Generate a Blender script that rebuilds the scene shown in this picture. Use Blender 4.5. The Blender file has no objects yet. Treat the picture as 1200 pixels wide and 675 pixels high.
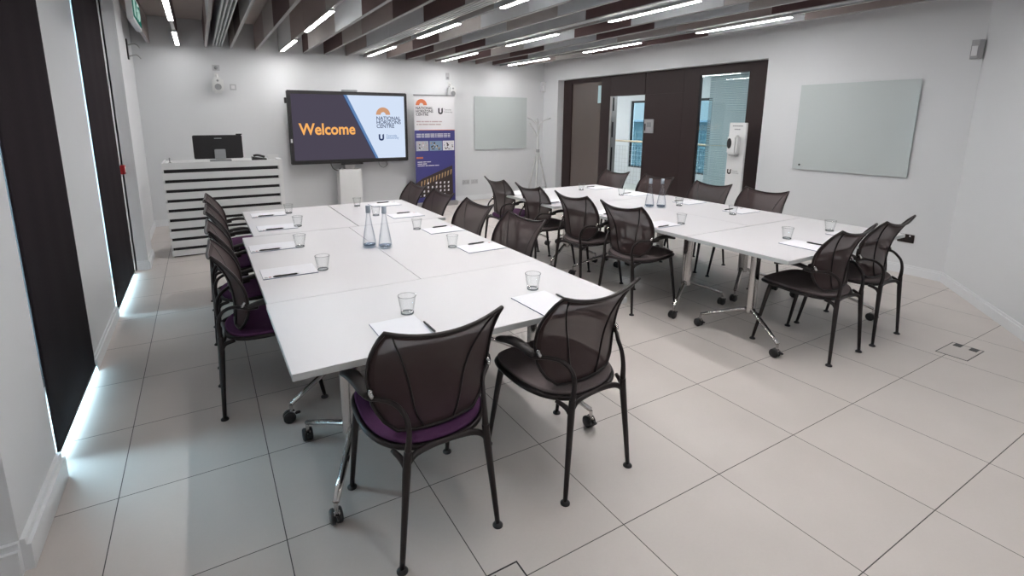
import bpy, bmesh, math, random
from mathutils import Vector, Matrix
C = bpy.context.scene.collection
SC = bpy.context.scene
PI = math.pi
random.seed(4)

# ------------------------------------------------------------------ camera
H = 1.618
YAW, PIT, ROL = math.radians(30.07), math.radians(11.27), math.radians(.18)
fw = Vector((math.sin(YAW)*math.cos(PIT), math.cos(YAW)*math.cos(PIT), -math.sin(PIT)))
rt = Vector((math.cos(YAW), -math.sin(YAW), 0)); up = rt.cross(fw)
r2 = rt*math.cos(ROL)+up*math.sin(ROL); u2 = up*math.cos(ROL)-rt*math.sin(ROL)
cam_d = bpy.data.cameras.new('camera'); cam = bpy.data.objects.new('camera', cam_d); C.objects.link(cam)
M = Matrix((r2, u2, -fw)).transposed().to_4x4(); M.translation = Vector((0, 0, H)); cam.matrix_world = M
cam_d.sensor_width = 36; cam_d.lens = 591.9/1200*36
cam_d.shift_x = 19.34/1200; cam_d.shift_y = -79.51/1200
cam_d.clip_start = .02; cam_d.clip_end = 200
SC.camera = cam
# ------------------------------------------------------------------ view
SC.view_settings.view_transform = 'Standard'; SC.view_settings.look = 'None'
SC.view_settings.gamma = 1; SC.view_settings.use_curve_mapping = False
SC.view_settings.exposure = 0.0
SC.cycles.max_bounces = 10; SC.cycles.transparent_max_bounces = 16
SC.cycles.sample_clamp_indirect = 6; SC.cycles.caustics_refractive = False; SC.cycles.caustics_reflective = False
LAMP = 86.0          # strength of the linear ceiling lamps
# ------------------------------------------------------------------ world: overcast sky, brighter towards the window side
W = bpy.data.worlds.new('sky'); SC.world = W; W.use_nodes = True
nt = W.node_tree; nt.nodes.clear()
o = nt.nodes.new('ShaderNodeOutputWorld'); bg = nt.nodes.new('ShaderNodeBackground')
tc = nt.nodes.new('ShaderNodeTexCoord'); sx = nt.nodes.new('ShaderNodeSeparateXYZ'); mr = nt.nodes.new('ShaderNodeMapRange')
nt.links.new(tc.outputs['Generated'], sx.inputs[0]); nt.links.new(sx.outputs[0], mr.inputs[0])
mr.inputs[1].default_value = -.6; mr.inputs[2].default_value = .4; mr.inputs[3].default_value = 34.0; mr.inputs[4].default_value = .95
nt.links.new(mr.outputs[0], bg.inputs[1]); bg.inputs[0].default_value = (.62, .85, 1.0, 1)
nt.links.new(bg.outputs[0], o.inputs[0])

# ------------------------------------------------------------------ materials
def mat(name, col, rough=.6, metal=0, spec=.5, **k):
    m = bpy.data.materials.new(name); m.use_nodes = True
    b = m.node_tree.nodes['Principled BSDF']
    b.inputs['Base Color'].default_value = (*col, 1); b.inputs['Roughness'].default_value = rough
    b.inputs['Metallic'].default_value = metal; b.inputs['Specular IOR Level'].default_value = spec
    for a, v in k.items(): b.inputs[a.replace('_', ' ')].default_value = v
    return m
def noisy(m, scale, amt, bump=0, vec='Object'):
    """small procedural variation of colour plus bump"""
    t = m.node_tree; b = t.nodes['Principled BSDF']; col = tuple(b.inputs['Base Color'].default_value)
    c = t.nodes.new('ShaderNodeTexCoord'); n = t.nodes.new('ShaderNodeTexNoise'); n.inputs['Scale'].default_value = scale
    n.inputs['Detail'].default_value = 4
    t.links.new(c.outputs[vec], n.inputs['Vector'])
    r = t.nodes.new('ShaderNodeMix'); r.data_type = 'RGBA'
    r.inputs['A'].default_value = tuple(x*(1-amt) for x in col[:3])+(1,); r.inputs['B'].default_value = tuple(min(1, x*(1+amt)) for x in col[:3])+(1,)
    t.links.new(n.outputs['Fac'], r.inputs['Factor']); t.links.new(r.outputs['Result'], b.inputs['Base Color'])
    if bump:
        bp = t.nodes.new('ShaderNodeBump'); bp.inputs['Strength'].default_value = bump; bp.inputs['Distance'].default_value = .002
        t.links.new(n.outputs['Fac'], bp.inputs['Height']); t.links.new(bp.outputs[0], b.inputs['Normal'])
    return m
def emis(name, col, s):
    m = bpy.data.materials.new(name); m.use_nodes = True; t = m.node_tree; t.nodes.clear()
    e = t.nodes.new('ShaderNodeEmission'); e.inputs[0].default_value = (*col, 1); e.inputs[1].default_value = s
    q = t.nodes.new('ShaderNodeOutputMaterial'); t.links.new(e.outputs[0], q.inputs[0]); return m

M_wall = noisy(mat('wall_paint', (.705, .722, .738), .75, spec=.25), 3, .015)
M_ceil = noisy(mat('ceiling_paint', (.56, .50, .47), .9, spec=.2), 4, .04)
M_skirt = mat('skirting_gloss', (.78, .80, .82), .35)
M_white = mat('white_laminate', (.69, .68, .70), .38)
M_edge = mat('table_edge', (.55, .57, .57), .45)
M_dark = noisy(mat('dark_brown_panel', (.021, .0115, .0115), .5, spec=.3), 30, .12)
M_black = mat('black_plastic', (.012, .011, .012), .4)
M_blind = noisy(mat('blind_fabric', (.020, .015, .018), .95, spec=.1), 60, .15)
M_chrome = mat('chrome', (.62, .60, .59), .22, 1)
M_steel = mat('brushed_steel', (.50, .50, .50), .38, 1)
M_chair = mat('bronze_metal', (.017, .012, .012), .38, .35)
M_pad = mat('arm_pad', (.020, .016, .016), .55)
M_purple = noisy(mat('purple_fabric', (.105, .044, .108), .95, spec=.1), 500, .5, .3)
M_brown = noisy(mat('brown_fabric', (.15, .125, .125), .95, spec=.1), 500, .5, .3)
M_plast = mat('white_plastic', (.75, .76, .76), .4)
M_grey = mat('grey_plastic', (.28, .29, .30), .45)
M_paper = mat('paper', (.86, .86, .90), .8, spec=.1)
M_pedge = mat('pad_edge_shade', (.20, .24, .34), .8)  # blue-grey pad edge and its shadow, put into one colour
M_red = mat('red', (.38, .02, .025), .4)
M_board = mat('frosted_glass_board', (.53, .58, .58), .12)
M_bedge = mat('glass_board_edge', (.22, .28, .27), .2)

def glass_mat(name, col, rough=0, ior=1.45):
    return mat(name, col, rough, 0, .5, Transmission_Weight=1.0, IOR=ior)
def thin_glass(name, col, edge):
    m = bpy.data.materials.new(name); m.use_nodes = True; t = m.node_tree; t.nodes.clear(); q = t.nodes.new('ShaderNodeOutputMaterial')
    tr = t.nodes.new('ShaderNodeBsdfTransparent'); gl = t.nodes.new('ShaderNodeBsdfGlossy'); gl.inputs['Roughness'].default_value = .03
    lw = t.nodes.new('ShaderNodeLayerWeight'); lw.inputs[0].default_value = .5; fr = t.nodes.new('ShaderNodeMath'); fr.operation = 'MULTIPLY_ADD'; fr.inputs[1].default_value = .45; fr.inputs[2].default_value = .03
    p5 = t.nodes.new('ShaderNodeMath'); p5.operation = 'POWER'; p5.inputs[1].default_value = 4; t.links.new(lw.outputs['Facing'], p5.inputs[0]); t.links.new(p5.outputs[0], fr.inputs[0])
    mc = t.nodes.new('ShaderNodeMix'); mc.data_type = 'RGBA'; mc.inputs['A'].default_value = (*col, 1); mc.inputs['B'].default_value = (*edge, 1)
    pw_ = t.nodes.new('ShaderNodeMath'); pw_.operation = 'POWER'; pw_.inputs[1].default_value = 2.2
    t.links.new(lw.outputs['Facing'], pw_.inputs[0]); t.links.new(pw_.outputs[0], mc.inputs['Factor']); t.links.new(mc.outputs['Result'], tr.inputs[0])
    mx = t.nodes.new('ShaderNodeMixShader'); t.links.new(fr.outputs[0], mx.inputs[0]); t.links.new(tr.outputs[0], mx.inputs[1]); t.links.new(gl.outputs[0], mx.inputs[2]); t.links.new(mx.outputs[0], q.inputs[0])
    return m
M_glass = thin_glass('clear_glass', (.985, .99, .99), (.86, .88, .88))
M_blueglass = thin_glass('bottle_glass', (.985, .99, .995), (.62, .69, .75))
M_pane = bpy.data.materials.new('window_pane'); M_pane.use_nodes = True
t = M_pane.node_tree; t.nodes.clear(); q = t.nodes.new('ShaderNodeOutputMaterial'); mx = t.nodes.new('ShaderNodeMixShader')
tr = t.nodes.new('ShaderNodeBsdfTransparent'); tr.inputs[0].default_value = (.86, .92, .93, 1); gl = t.nodes.new('ShaderNodeBsdfGlossy'); gl.inputs['Roughness'].default_value = .02
lw = t.nodes.new('ShaderNodeLayerWeight'); p5 = t.nodes.new('ShaderNodeMath'); p5.operation = 'POWER'; p5.inputs[1].default_value = 4; t.links.new(lw.outputs['Facing'], p5.inputs[0])
fr = t.nodes.new('ShaderNodeMath'); fr.operation = 'MULTIPLY_ADD'; fr.inputs[1].default_value = .8; fr.inputs[2].default_value = .04; t.links.new(p5.outputs[0], fr.inputs[0])
t.links.new(fr.outputs[0], mx.inputs[0]); t.links.new(tr.outputs[0], mx.inputs[1]); t.links.new(gl.outputs[0], mx.inputs[2]); t.links.new(mx.outputs[0], q.inputs[0])

# woven mesh of the chair backs: partly open weave
M_mesh = bpy.data.materials.new('woven_mesh'); M_mesh.use_nodes = True
t = M_mesh.node_tree; b = t.nodes['Principled BSDF']; b.inputs['Base Color'].default_value = (.048, .030, .030, 1); b.inputs['Roughness'].default_value = .6
b.inputs['Specular IOR Level'].default_value = .3
mx = t.nodes.new('ShaderNodeMixShader'); tr = t.nodes.new('ShaderNodeBsdfTransparent'); mx.inputs[0].default_value = .915
t.links.new(tr.outputs[0], mx.inputs[1]); t.links.new(b.outputs[0], mx.inputs[2]); t.links.new(mx.outputs[0], t.nodes['Material Output'].inputs[0])

M_border = noisy(mat('back_border', (.036, .022, .022), .7, spec=.25), 400, .3)
# floor: square 600 mm porcelain tiles
def floor_mat():
    m = mat('porcelain_tiles', (.4, .4, .4), .38, spec=.45); t = m.node_tree; b = t.nodes['Principled BSDF']; L = t.links.new
    g = t.nodes.new('ShaderNodeNewGeometry'); s = t.nodes.new('ShaderNodeSeparateXYZ'); L(g.outputs['Position'], s.inputs[0])
    def mth(op, a, bb=None, c=None):
        n = t.nodes.new('ShaderNodeMath'); n.operation = op
        for i, v in enumerate((a, bb, c)):
            if v is None: continue
            if isinstance(v, (int, float)): n.inputs[i].default_value = v
            else: L(v, n.inputs[i])
        return n.outputs[0]
    lines = []; cells = []
    for out, off in ((s.outputs[0], -.4536), (s.outputs[1], 1.8744)):
        u = mth('DIVIDE', mth('SUBTRACT', out, off), .6)
        f = mth('FRACT', u); d = mth('ABSOLUTE', mth('SUBTRACT', f, .5))
        lines.append(mth('GREATER_THAN', d, .5-.0032)); cells.append(mth('FLOOR', u))
    ln = mth('MAXIMUM', lines[0], lines[1])
    cx = t.nodes.new('ShaderNodeCombineXYZ'); L(cells[0], cx.inputs[0]); L(cells[1], cx.inputs[1])
    wn = t.nodes.new('ShaderNodeTexWhiteNoise'); L(cx.outputs[0], wn.inputs[0])
    n1 = t.nodes.new('ShaderNodeTexNoise'); n1.inputs['Scale'].default_value = 2.5; n1.inputs['Detail'].default_value = 8; L(g.outputs['Position'], n1.inputs['Vector'])
    n2 = t.nodes.new('ShaderNodeTexNoise'); n2.inputs['Scale'].default_value = 90; n2.inputs['Detail'].default_value = 3; L(g.outputs['Position'], n2.inputs['Vector'])
    v = mth('ADD', mth('MULTIPLY', wn.outputs[0], .05), mth('ADD', mth('MULTIPLY', n1.outputs[0], .16), mth('MULTIPLY', n2.outputs[0], .05)))
    v = mth('ADD', v, .87)
    col = t.nodes.new('ShaderNodeMix'); col.data_type = 'RGBA'; col.blend_type = 'MULTIPLY'; col.inputs['Factor'].default_value = 1
    col.inputs['A'].default_value = (.62, .575, .545, 1)
    cc = t.nodes.new('ShaderNodeCombineColor'); [L(v, cc.inputs[i]) for i in range(3)]; L(cc.outputs[0], col.inputs['B'])
    mix = t.nodes.new('ShaderNodeMix'); mix.data_type = 'RGBA'; L(ln, mix.inputs['Factor']); L(col.outputs['Result'], mix.inputs['A']); mix.inputs['B'].default_value = (.06, .052, .05, 1)
    L(mix.outputs['Result'], b.inputs['Base Color'])
    bp = t.nodes.new('ShaderNodeBump'); bp.inputs['Strength'].default_value = .6; bp.inputs['Distance'].default_value = .002; bp.invert = True
    L(ln, bp.inputs['Height']); L(bp.outputs[0], b.inputs['Normal'])
    return m
M_floor = floor_mat()

# ------------------------------------------------------------------ mesh helpers
def NB(): return bmesh.new()
def box(bm, x0, x1, y0, y1, z0, z1, bev=0):
    v = [bm.verts.new((x, y, z)) for x in (x0, x1) for y in (y0, y1) for z in (z0, z1)]
    fs = [bm.faces.new([v[i] for i in f]) for f in ((0, 1, 3, 2), (4, 6, 7, 5), (0, 4, 5, 1), (2, 3, 7, 6), (0, 2, 6, 4), (1, 5, 7, 3))]
    if bev:
        es = set(e for f in fs for e in f.edges)
        bmesh.ops.bevel(bm, geom=list(es), offset=bev, segments=2, affect='EDGES', clamp_overlap=True)
    return bm
def prism(bm, pts, d0, d1, axis='y'):
    """polygon pts (a,b) extruded along axis from d0 to d1"""
    def P(a, b, d): return {'y': (a, d, b), 'x': (d, a, b), 'z': (a, b, d)}[axis]
    A = [bm.verts.new(P(a, b, d0)) for a, b in pts]; B = [bm.verts.new(P(a, b, d1)) for a, b in pts]
    n = len(pts); bm.faces.new(A); bm.faces.new(B[::-1])
    for i in range(n): bm.faces.new((A[i], B[i], B[(i+1) % n], A[(i+1) % n]))
    return bm
def lathe(bm, prof, seg=20, c=(0, 0, 0), M=None):
    rings = []
    for r, z in prof:
        if r < 1e-6: rings.append([bm.verts.new((c[0], c[1], c[2]+z))])
        else: rings.append([bm.verts.new((c[0]+r*math.cos(2*PI*k/seg), c[1]+r*math.sin(2*PI*k/seg), c[2]+z)) for k in range(seg)])
    vs = [v for r_ in rings for v in r_]
    for a, b in zip(rings, rings[1:]):
        for k in range(seg):
            k2 = (k+1) % seg
            if len(a) == 1 and len(b) == 1: continue
            if len(a) == 1: bm.faces.new((a[0], b[k], b[k2]))
            elif len(b) == 1: bm.faces.new((a[k], b[0], a[k2]))
            else: bm.faces.new((a[k], b[k], b[k2], a[k2]))
    if M is not None: bmesh.ops.transform(bm, matrix=M, verts=vs)
    return bm
def smooth_pts(P, sub):
    P = [Vector(p) for p in P]
    if sub < 2 or len(P) < 3: return P, [i for i in range(len(P))]
    out = []; ts = []
    for i in range(len(P)-1):
        p0 = P[max(i-1, 0)]; p1 = P[i]; p2 = P[i+1]; p3 = P[min(i+2, len(P)-1)]
        for k in range(sub):
            t = k/sub
            out.append(.5*((2*p1)+(p2-p0)*t+(2*p0-5*p1+4*p2-p3)*t*t+(3*p1-p0-3*p2+p3)*t**3)); ts.append(i+t)
    out.append(P[-1]); ts.append(len(P)-1)
    return out, ts
def tube(bm, pts, r, n=8, sub=4, closed=False, flat=1.0, upv=None):
    P, ts = smooth_pts(pts, sub)
    rs = r if isinstance(r, (list, tuple)) else [r]*len(pts)
    def rad(t):
        i = min(int(t), len(rs)-1); j = min(i+1, len(rs)-1); f = t-i; return rs[i]*(1-f)+rs[j]*f
    if closed and (P[0]-P[-1]).length < 1e-5: P = P[:-1]; ts = ts[:-1]
    rings = []; N = len(P); side = None
    for i, p in enumerate(P):
        if closed: d = P[(i+1) % N]-P[i-1]
        else: d = P[min(i+1, N-1)]-P[max(i-1, 0)]
        d.normalize()
        if side is None:
            ref = Vector(upv) if upv else (Vector((0, 0, 1)) if abs(d.z) < .9 else Vector((1, 0, 0)))
            side = d.cross(ref).normalized()
        else:
            side = (side-d*side.dot(d)).normalized()
        if upv: side = d.cross(Vector(upv)).normalized()
        w = d.cross(side)
        R = rad(ts[i])
        rings.append([bm.verts.new(p+side*R*math.cos(2*PI*k/n)+w*R*flat*math.sin(2*PI*k/n)) for k in range(n)])
    pr = list(zip(rings, rings[1:]))+([(rings[-1], rings[0])] if closed else [])
    for a, b in pr:
        for k in range(n): bm.faces.new((a[k], a[(k+1) % n], b[(k+1) % n], b[k]))
    if not closed: bm.faces.new(rings[0][::-1]); bm.faces.new(rings[-1])
    return bm
def obj(name, bm, m, parent=None, smooth=None, loc=None):
    bmesh.ops.recalc_face_normals(bm, faces=bm.faces)
    me = bpy.data.meshes.new(name); bm.to_mesh(me); bm.free()
    me.materials.append(m)
    o = bpy.data.objects.new(name, me); C.objects.link(o)
    if parent: o.parent = parent
    if smooth:
        for p in me.polygons: p.use_smooth = True
        if smooth < 3: me.set_sharp_from_angle(angle=smooth)
    if loc: o.location = loc
    return o
def tag(o, label=None, cat=None, group=None, kind=None):
    if label: o['label'] = label
    if cat: o['category'] = cat
    if group: o['group'] = group
    if kind: o['kind'] = kind
    return o
def thing(name, label, cat, loc=(0, 0, 0), rz=0, group=None):
    o = bpy.data.objects.new(name, None); C.objects.link(o); o.empty_display_size = .1
    o.location = loc; o.rotation_euler = (0, 0, rz); return tag(o, label, cat, group)
def struct(name, bm, m, label, parent=None, smooth=None):
    o = obj(name, bm, m, parent, smooth)
    if not parent: tag(o, label, {'w': 'wall'}.get('', name.split('_')[0]), None, 'structure')
    return o
def dup(root, loc, rz, label=None, group=None):
    r = root.copy(); C.objects.link(r); r.location = loc; r.rotation_euler = (0, 0, rz)
    if label: r['label'] = label
    if group: r['group'] = group
    for ch in list(root.children):
        c = ch.copy(); C.objects.link(c); c.parent = r
        for g in list(ch.children):
            d = g.copy(); C.objects.link(d); d.parent = c
    return r
def text(name, body, size, m, parent, x, y, z, bold=0, axis='y', align='LEFT', sx=1):
    cu = bpy.data.curves.new('tmp', 'FONT'); cu.body = body; cu.size = size; cu.extrude = .0006; cu.offset = bold; cu.align_x = align; cu.resolution_u = 3
    to = bpy.data.objects.new('tmp', cu); C.objects.link(to)
    me = bpy.data.meshes.new_from_object(to); bpy.data.objects.remove(to); bpy.data.curves.remove(cu)
    if axis == 'y': R = Matrix.Rotation(PI/2, 4, 'X')                       # faces -y
    else: R = Matrix.Rotation(-PI/2, 4, 'Z') @ Matrix.Rotation(PI/2, 4, 'X')  # faces -x
    me.transform(Matrix.Translation((x, y, z)) @ R @ Matrix.Diagonal((sx, 1, 1, 1)))
    me.materials.clear(); me.materials.append(m); me.name = name
    o = bpy.data.objects.new(name, me); C.objects.link(o); o.parent = parent; return o

# ------------------------------------------------------------------ room shell
ZC = 3.06; XR = 6.45; YB = 9.1; YF = -2.5
DG = [(XR, 2.0), (5.24, 1.09), (0.47, YF)]                       # angled wall line
bm = NB(); box(bm, -1.1, XR+.2, YF-.2, YB+.2, -.1, 0); struct('floor', bm, M_floor, 'large beige square floor tiles with thin dark joints')
bm = NB(); box(bm, -1.1, XR+.2, YF-.2, YB+.2, ZC, ZC+.12); struct('ceiling', bm, M_ceil, 'taupe soffit above the hanging baffles')
bm = NB(); box(bm, -1.1, XR+.2, YB, YB+.15, 0, ZC); struct('wall_back', bm, M_wall, 'white wall behind the big screen')
bm = NB(); box(bm, -1.1, .6, YF-.15, YF, 0, ZC); struct('wall_front', bm, M_wall, 'white wall behind the camera')
bm = NB()
box(bm, XR, XR+.24, 2.0, 4.12, 0, ZC); box(bm, XR, XR+.24, 8.60, YB, 0, ZC); box(bm, XR, XR+.24, 4.12, 8.60, 2.405, ZC)
struct('wall_right', bm, M_wall, 'white wall around the dark door and window screen')
bm = NB(); n_ = Vector((DG[0][1]-DG[2][1], -(DG[0][0]-DG[2][0]))).normalized()*.15
prism(bm, [DG[0], (DG[2][0], DG[2][1]), (DG[2][0]+n_.x, DG[2][1]+n_.y), (DG[0][0]+n_.x, DG[0][1]+n_.y)], 0, ZC, 'z')
struct('wall_angled', bm, M_wall, 'plain white wall slanting towards the camera on the right')
bm = NB()
box(bm, -1.1, -.82, YF, 2.2, 0, ZC); box(bm, -1.1, -.70, 2.2, 2.76, 0, ZC); box(bm, -1.1, -.80, 2.76, 2.875, 0, ZC); box(bm, -1.1, -.735, 3.925, 5.0, 0, ZC)  # set-back strip before the first window is added to narrow the daylight leak
box(bm, -1.1, -.735, 6.34, 6.5, 0, ZC); box(bm, -1.1, -.72, 6.5, YB, 0, ZC); box(bm, -1.1, -.615, 6.5, 7.05, 0, ZC)
box(bm, -1.1, -.86, 2.875, 3.925, 2.8, ZC); box(bm, -1.1, -.86, 5.0, 6.34, 2.8, ZC)
struct('wall_left', bm, M_wall, 'white window wall with piers between the dark blinds')

def skirt(name, pts, label, h=.10, d=.018):
    bm = NB()
    for (a, b) in zip(pts, pts[1:]):
        a = Vector(a); b = Vector(b); t_ = (b-a).normalized(); n = Vector((-t_.y, t_.x))
        for dd, z0, z1 in ((d, 0, h*.8), (d*.55, h*.8, h)):
            p = [a, b, b+n*dd, a+n*dd]; prism(bm, [(q.x, q.y) for q in p], z0, z1, 'z')
    struct(name, bm, M_skirt, label)
skirt('baseboard_right', [(XR, 2.0), (XR, 4.12)], 'white skirting along the right wall')
skirt('baseboard_angled', [DG[2], (XR, 2.0)], 'white skirting along the slanting wall')
skirt('baseboard_back', [(XR, YB), (-.72, YB)], 'white skirting along the back wall')
skirt('baseboard_left', [(-.72, YB), (-.72, 7.05), (-.615, 7.05), (-.615, 6.5), (-.72, 6.5)], 'white skirting around the far column of the window wall')
skirt('baseboard_pier', [(-.735, 5.0), (-.735, 3.925)], 'white skirting on the pier between the two blinds')
skirt('baseboard_near', [(-.70, 2.76), (-.70, 2.2), (-.82, 2.2)], 'white skirting on the nearest pier by the first blind', h=.13, d=.03)

# windows in the left wall, with a roller blind hanging in front of each
for i, (y0, y1) in enumerate(((2.875, 3.925), (5.0, 6.34))):
    bm = NB(); xx = -1.0
    for a in ((y0, y0+.05), (y1-.05, y1)): box(bm, xx-.03, xx+.03, a[0], a[1], 0, 2.8)
    box(bm, xx-.03, xx+.03, y0, y1, 0, .05); box(bm, xx-.03, xx+.03, y0, y1, 2.74, 2.8)
    wo = struct('window_%d' % (i+1), bm, M_black, 'tall window behind the %s dark blind' % ('nearest' if i == 0 else 'farther'))
    bm = NB(); box(bm, xx-.004, xx+.004, y0+.05, y1-.05, .05, 2.74); obj('pane', bm, M_pane, wo)
for i, (y0, y1, lab) in enumerate(((2.91, 3.935, 'black roller blind nearest the camera, hanging to the floor at the left edge'), (5.035, 6.345, 'dark brown roller blind beyond the white pier, farther along the window wall'))):
    t_ = thing('roller_blind', lab, 'blind', (-.729, (y0+y1)/2, 0), 0, 'roller blinds of the window wall')
    w = (y1-y0)/2
    n = 24; bm = NB(); rows = []
    for k in range(n+1):
        y = -w+2*w*k/n
        x = .0012*math.sin(k*.9+i)
        rows.append([(x, y, z) for z in (.042, 2.86)])
    A = [[bm.verts.new(p) for p in r_] for r_ in rows]
    B = [[bm.verts.new((p[0]-.004, p[1], p[2])) for p in r_] for r_ in rows]
    for k in range(n):
        bm.faces.new((A[k][0], A[k+1][0], A[k+1][1], A[k][1])); bm.faces.new((B[k][0], B[k][1], B[k+1][1], B[k+1][0]))
        for e in (0, 1): bm.faces.new((A[k][e], B[k][e], B[k+1][e], A[k+1][e]))
    for k in (0, n): bm.faces.new((A[k][0], A[k][1], B[k][1], B[k][0]))
    obj('blind_fabric', bm, M_blind, t_, 3)
    bm = NB(); tube(bm, [(0, -w, .042), (0, w, .042)], .006, 8, 1); obj('bottom_rail', bm, M_black, t_, 3)
    bm = NB(); tube(bm, [(-.03, -w, 2.88), (-.03, w, 2.88)], .03, 12, 1); obj('roller_tube', bm, M_black, t_, 1)

# outside: paving and the corridor beyond the doors
bm = NB(); box(bm, -14, -1.1, -12, 24, -.12, -.06); tag(obj('outdoor_paving', bm, mat('paving', (.5, .5, .5), .9)), 'pale paving outside the window wall', 'paving', None, 'structure')
CX = 9.6
bm = NB(); box(bm, XR+.2, CX+.2, 2.5, 15.2, -.1, 0); tag(obj('floor_corridor', bm, mat('corridor_floor', (.55, .56, .52), .3)), 'pale corridor floor seen through the open door', 'floor', None, 'structure')
bm = NB(); box(bm, XR+.24, CX+.2, 2.5, 15.2, 2.8, 2.9); tag(obj('ceiling_corridor', bm, M_wall), 'white ceiling of the corridor', 'ceiling', None, 'structure')
bm = NB()
box(bm, CX, CX+.15, 2.5, 7.3, 0, 2.8); box(bm, CX, CX+.15, 9.72, 15.2, 0, 2.8); box(bm, CX, CX+.15, 7.3, 9.72, 2.09, 2.8); box(bm, CX, CX+.15, 7.3, 9.72, 0, .42)
box(bm, XR+.24, CX+.15, 15.0, 15.2, 0, 2.8); box(bm, XR+.24, CX+.15, 2.4, 2.5, 0, 2.8); box(bm, XR+.1, XR+.24, YB, 15.2, 0, 2.8)
tag(obj('wall_corridor', bm, M_wall), 'white corridor wall beyond the open door', 'wall', None, 'structure')
bm = NB()
box(bm, CX+.04, CX+.09, 7.3, 9.72, 2.04, 2.09); box(bm, CX+.04, CX+.09, 7.3, 9.72, .42, .46)
for y in (7.3, 8.5, 9.68): box(bm, CX+.04, CX+.09, y, y+.04, .46, 2.04)
wo = struct('window_5', bm, M_black, 'corridor window seen through the open door')
bm = NB(); box(bm, CX+.06, CX+.066, 7.34, 9.68, .46, 2.04); obj('pane', bm, M_pane, wo)
for k, y in enumerate((5.0, 8.0, 11.0)):  # glowing ceiling panels added to brighten the dark corridor
    cl = thing('corridor_fill_lamp', 'added fill light on the corridor ceiling beyond the doors, %s from the right' % ['first', 'second', 'third'][k], 'lamp', (8.0, y, 2.8), 0, 'added corridor fill lights')
    bm = NB(); box(bm, -.31, .31, -.31, .31, -.03, 0, .004); obj('frame', bm, M_plast, cl)
    bm = NB(); box(bm, -.28, .28, -.28, .28, -.034, -.0302); obj('diffuser', bm, emis('corridor_fill_diffuser', (.93, .98, 1), 55) if k == 0 else bpy.data.materials['corridor_fill_diffuser'], cl)
r_ = thing('balustrade', 'pale handrail on mesh panels across the corridor, seen through the open door', 'railing', (8.9, 8.3, 0))
bm = NB(); tube(bm, [(0, -2.2, 1.12), (0, 1.4, 1.12)], .022, 10, 1); obj('handrail', bm, mat('pale_wood', (.62, .50, .36), .5), r_, 1)
for y in (-2.1, -.95, .2, 1.3):
    bm = NB(); tube(bm, [(0, y, 0), (0, y, 1.1)], .013, 8, 1); obj('post', bm, M_steel, r_, 1)
bm = NB()
for k in range(34): y = -2.1+k*.1; box(bm, -.002, .002, y-.002, y+.002, .1, 1.0)
for k in range(10): box(bm, -.002, .002, -2.1, 1.3, .1+k*.1-.002, .1+k*.1+.002)
obj('mesh_panel', bm, M_steel, r_)
# neighbouring building beyond the corridor window
bt = thing('office_building', 'blue-grey glazed building seen far off through the corridor window', 'building', (26, 24, 0))
bm = NB(); box(bm, 0, 6, -12, 14, -4, 1.5); obj('facade', bm, mat('blue_glazing', (.004, .009, .011), .9, spec=.05), bt)
bm = NB()
for k in range(40): y = -12+k*.65; box(bm, -.05, 0, y-.03, y+.03, -4, .95)
for k in range(13): box(bm, -.05, 0, -12, 14, -4+k*.4-.03, -4+k*.4+.03)
obj('mullions', bm, mat('mullion', (.016, .022, .023), .9, spec=.05), bt)
bm = NB(); box(bm, -.4, 6.3, -12.3, 14.3, 1.5, 1.62); obj('roof', bm, mat('roof_slab', (.02, .025, .03), .9, spec=.05), bt)

# dark screen of doors and sidelights in the right wall
X0, X1 = 6.60, 6.67
bm = NB()
for y0, y1, z0, z1 in ((8.33, 8.60, 0, 2.405), (7.20, 7.46, 0, 2.405), (5.27, 5.56, 0, 2.405), (4.12, 4.47, 0, 2.405), (7.46, 8.33, 2.32, 2.405), (4.47, 5.27, 2.28, 2.405),
                       (7.46, 8.33, 0, .12), (4.47, 5.27, 0, .12)):
    box(bm, X0, X1, y0, y1, z0, z1, .003)
box(bm, X0, X1, 6.363, 7.20, 2.04, 2.405, .003); box(bm, X0, X1, 5.56, 6.357, 2.04, 2.405, .003)
struct('trim_1', bm, M_dark, 'dark brown frame posts and header panels of the door screen')
bm = NB(); box(bm, X0+.005, X1-.005, 5.563, 6.355, .01, 2.0398, .003); box(bm, X0+.002, X0+.01, 6.335, 6.358, .01, 2.035)
dw = struct('door_1', bm, M_dark, 'closed dark brown door leaf beside the open one')
bm = NB(); box(bm, X0-.012, X0+.006, 6.12, 6.33, 1.40, 1.63, .004); pl = obj('lock_plate', bm, M_steel, dw); pl['label'] = 'brushed steel plate with a recessed handle'
bm = NB(); box(bm, X0-.016, X0-.011, 6.17, 6.27, 1.50, 1.58, .003); obj('pull_recess', bm, M_grey, pl)
bm = NB(); box(bm, X0-.016, X0-.011, 6.29, 6.32, 1.44, 1.56, .003); obj('slot', bm, M_black, pl)
bm = NB(); box(bm, X1+.01, X1+.80, 6.31, 6.355, .01, 2.0398, .003); dw = struct('door_2', bm, M_dark, 'dark brown door leaf standing open into the corridor')
bm = NB(); tube(bm, [(X1+.70, 6.30, 1.02), (X1+.70, 6.25, 1.02), (X1+.57, 6.25, 1.02)], .01, 8, 1); obj('door_handle', bm, M_steel, dw, 1)
bm = NB(); box(bm, X0-.004, X1+.06, 7.15, 7.20, 0, 2.04, .003); jb = struct('trim_2', bm, M_steel, 'steel lined jamb of the open door with black lock slots')
for z0, z1 in ((1.78, 2.02), (1.30, 1.58), (.45, 1.12)):
    bm = NB(); box(bm, X0+.02, X0+.05, 7.143, 7.151, z0, z1); obj('slot', bm, M_black, jb)
bm = NB(); box(bm, X0+.02, X0+.032, 7.46, 8.33, .12, 2.32); wo = struct('window_3', bm, mat('dark_glass', (.085, .066, .058), .06, spec=.8), 'dark reflective sidelight left of the open door')
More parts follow.
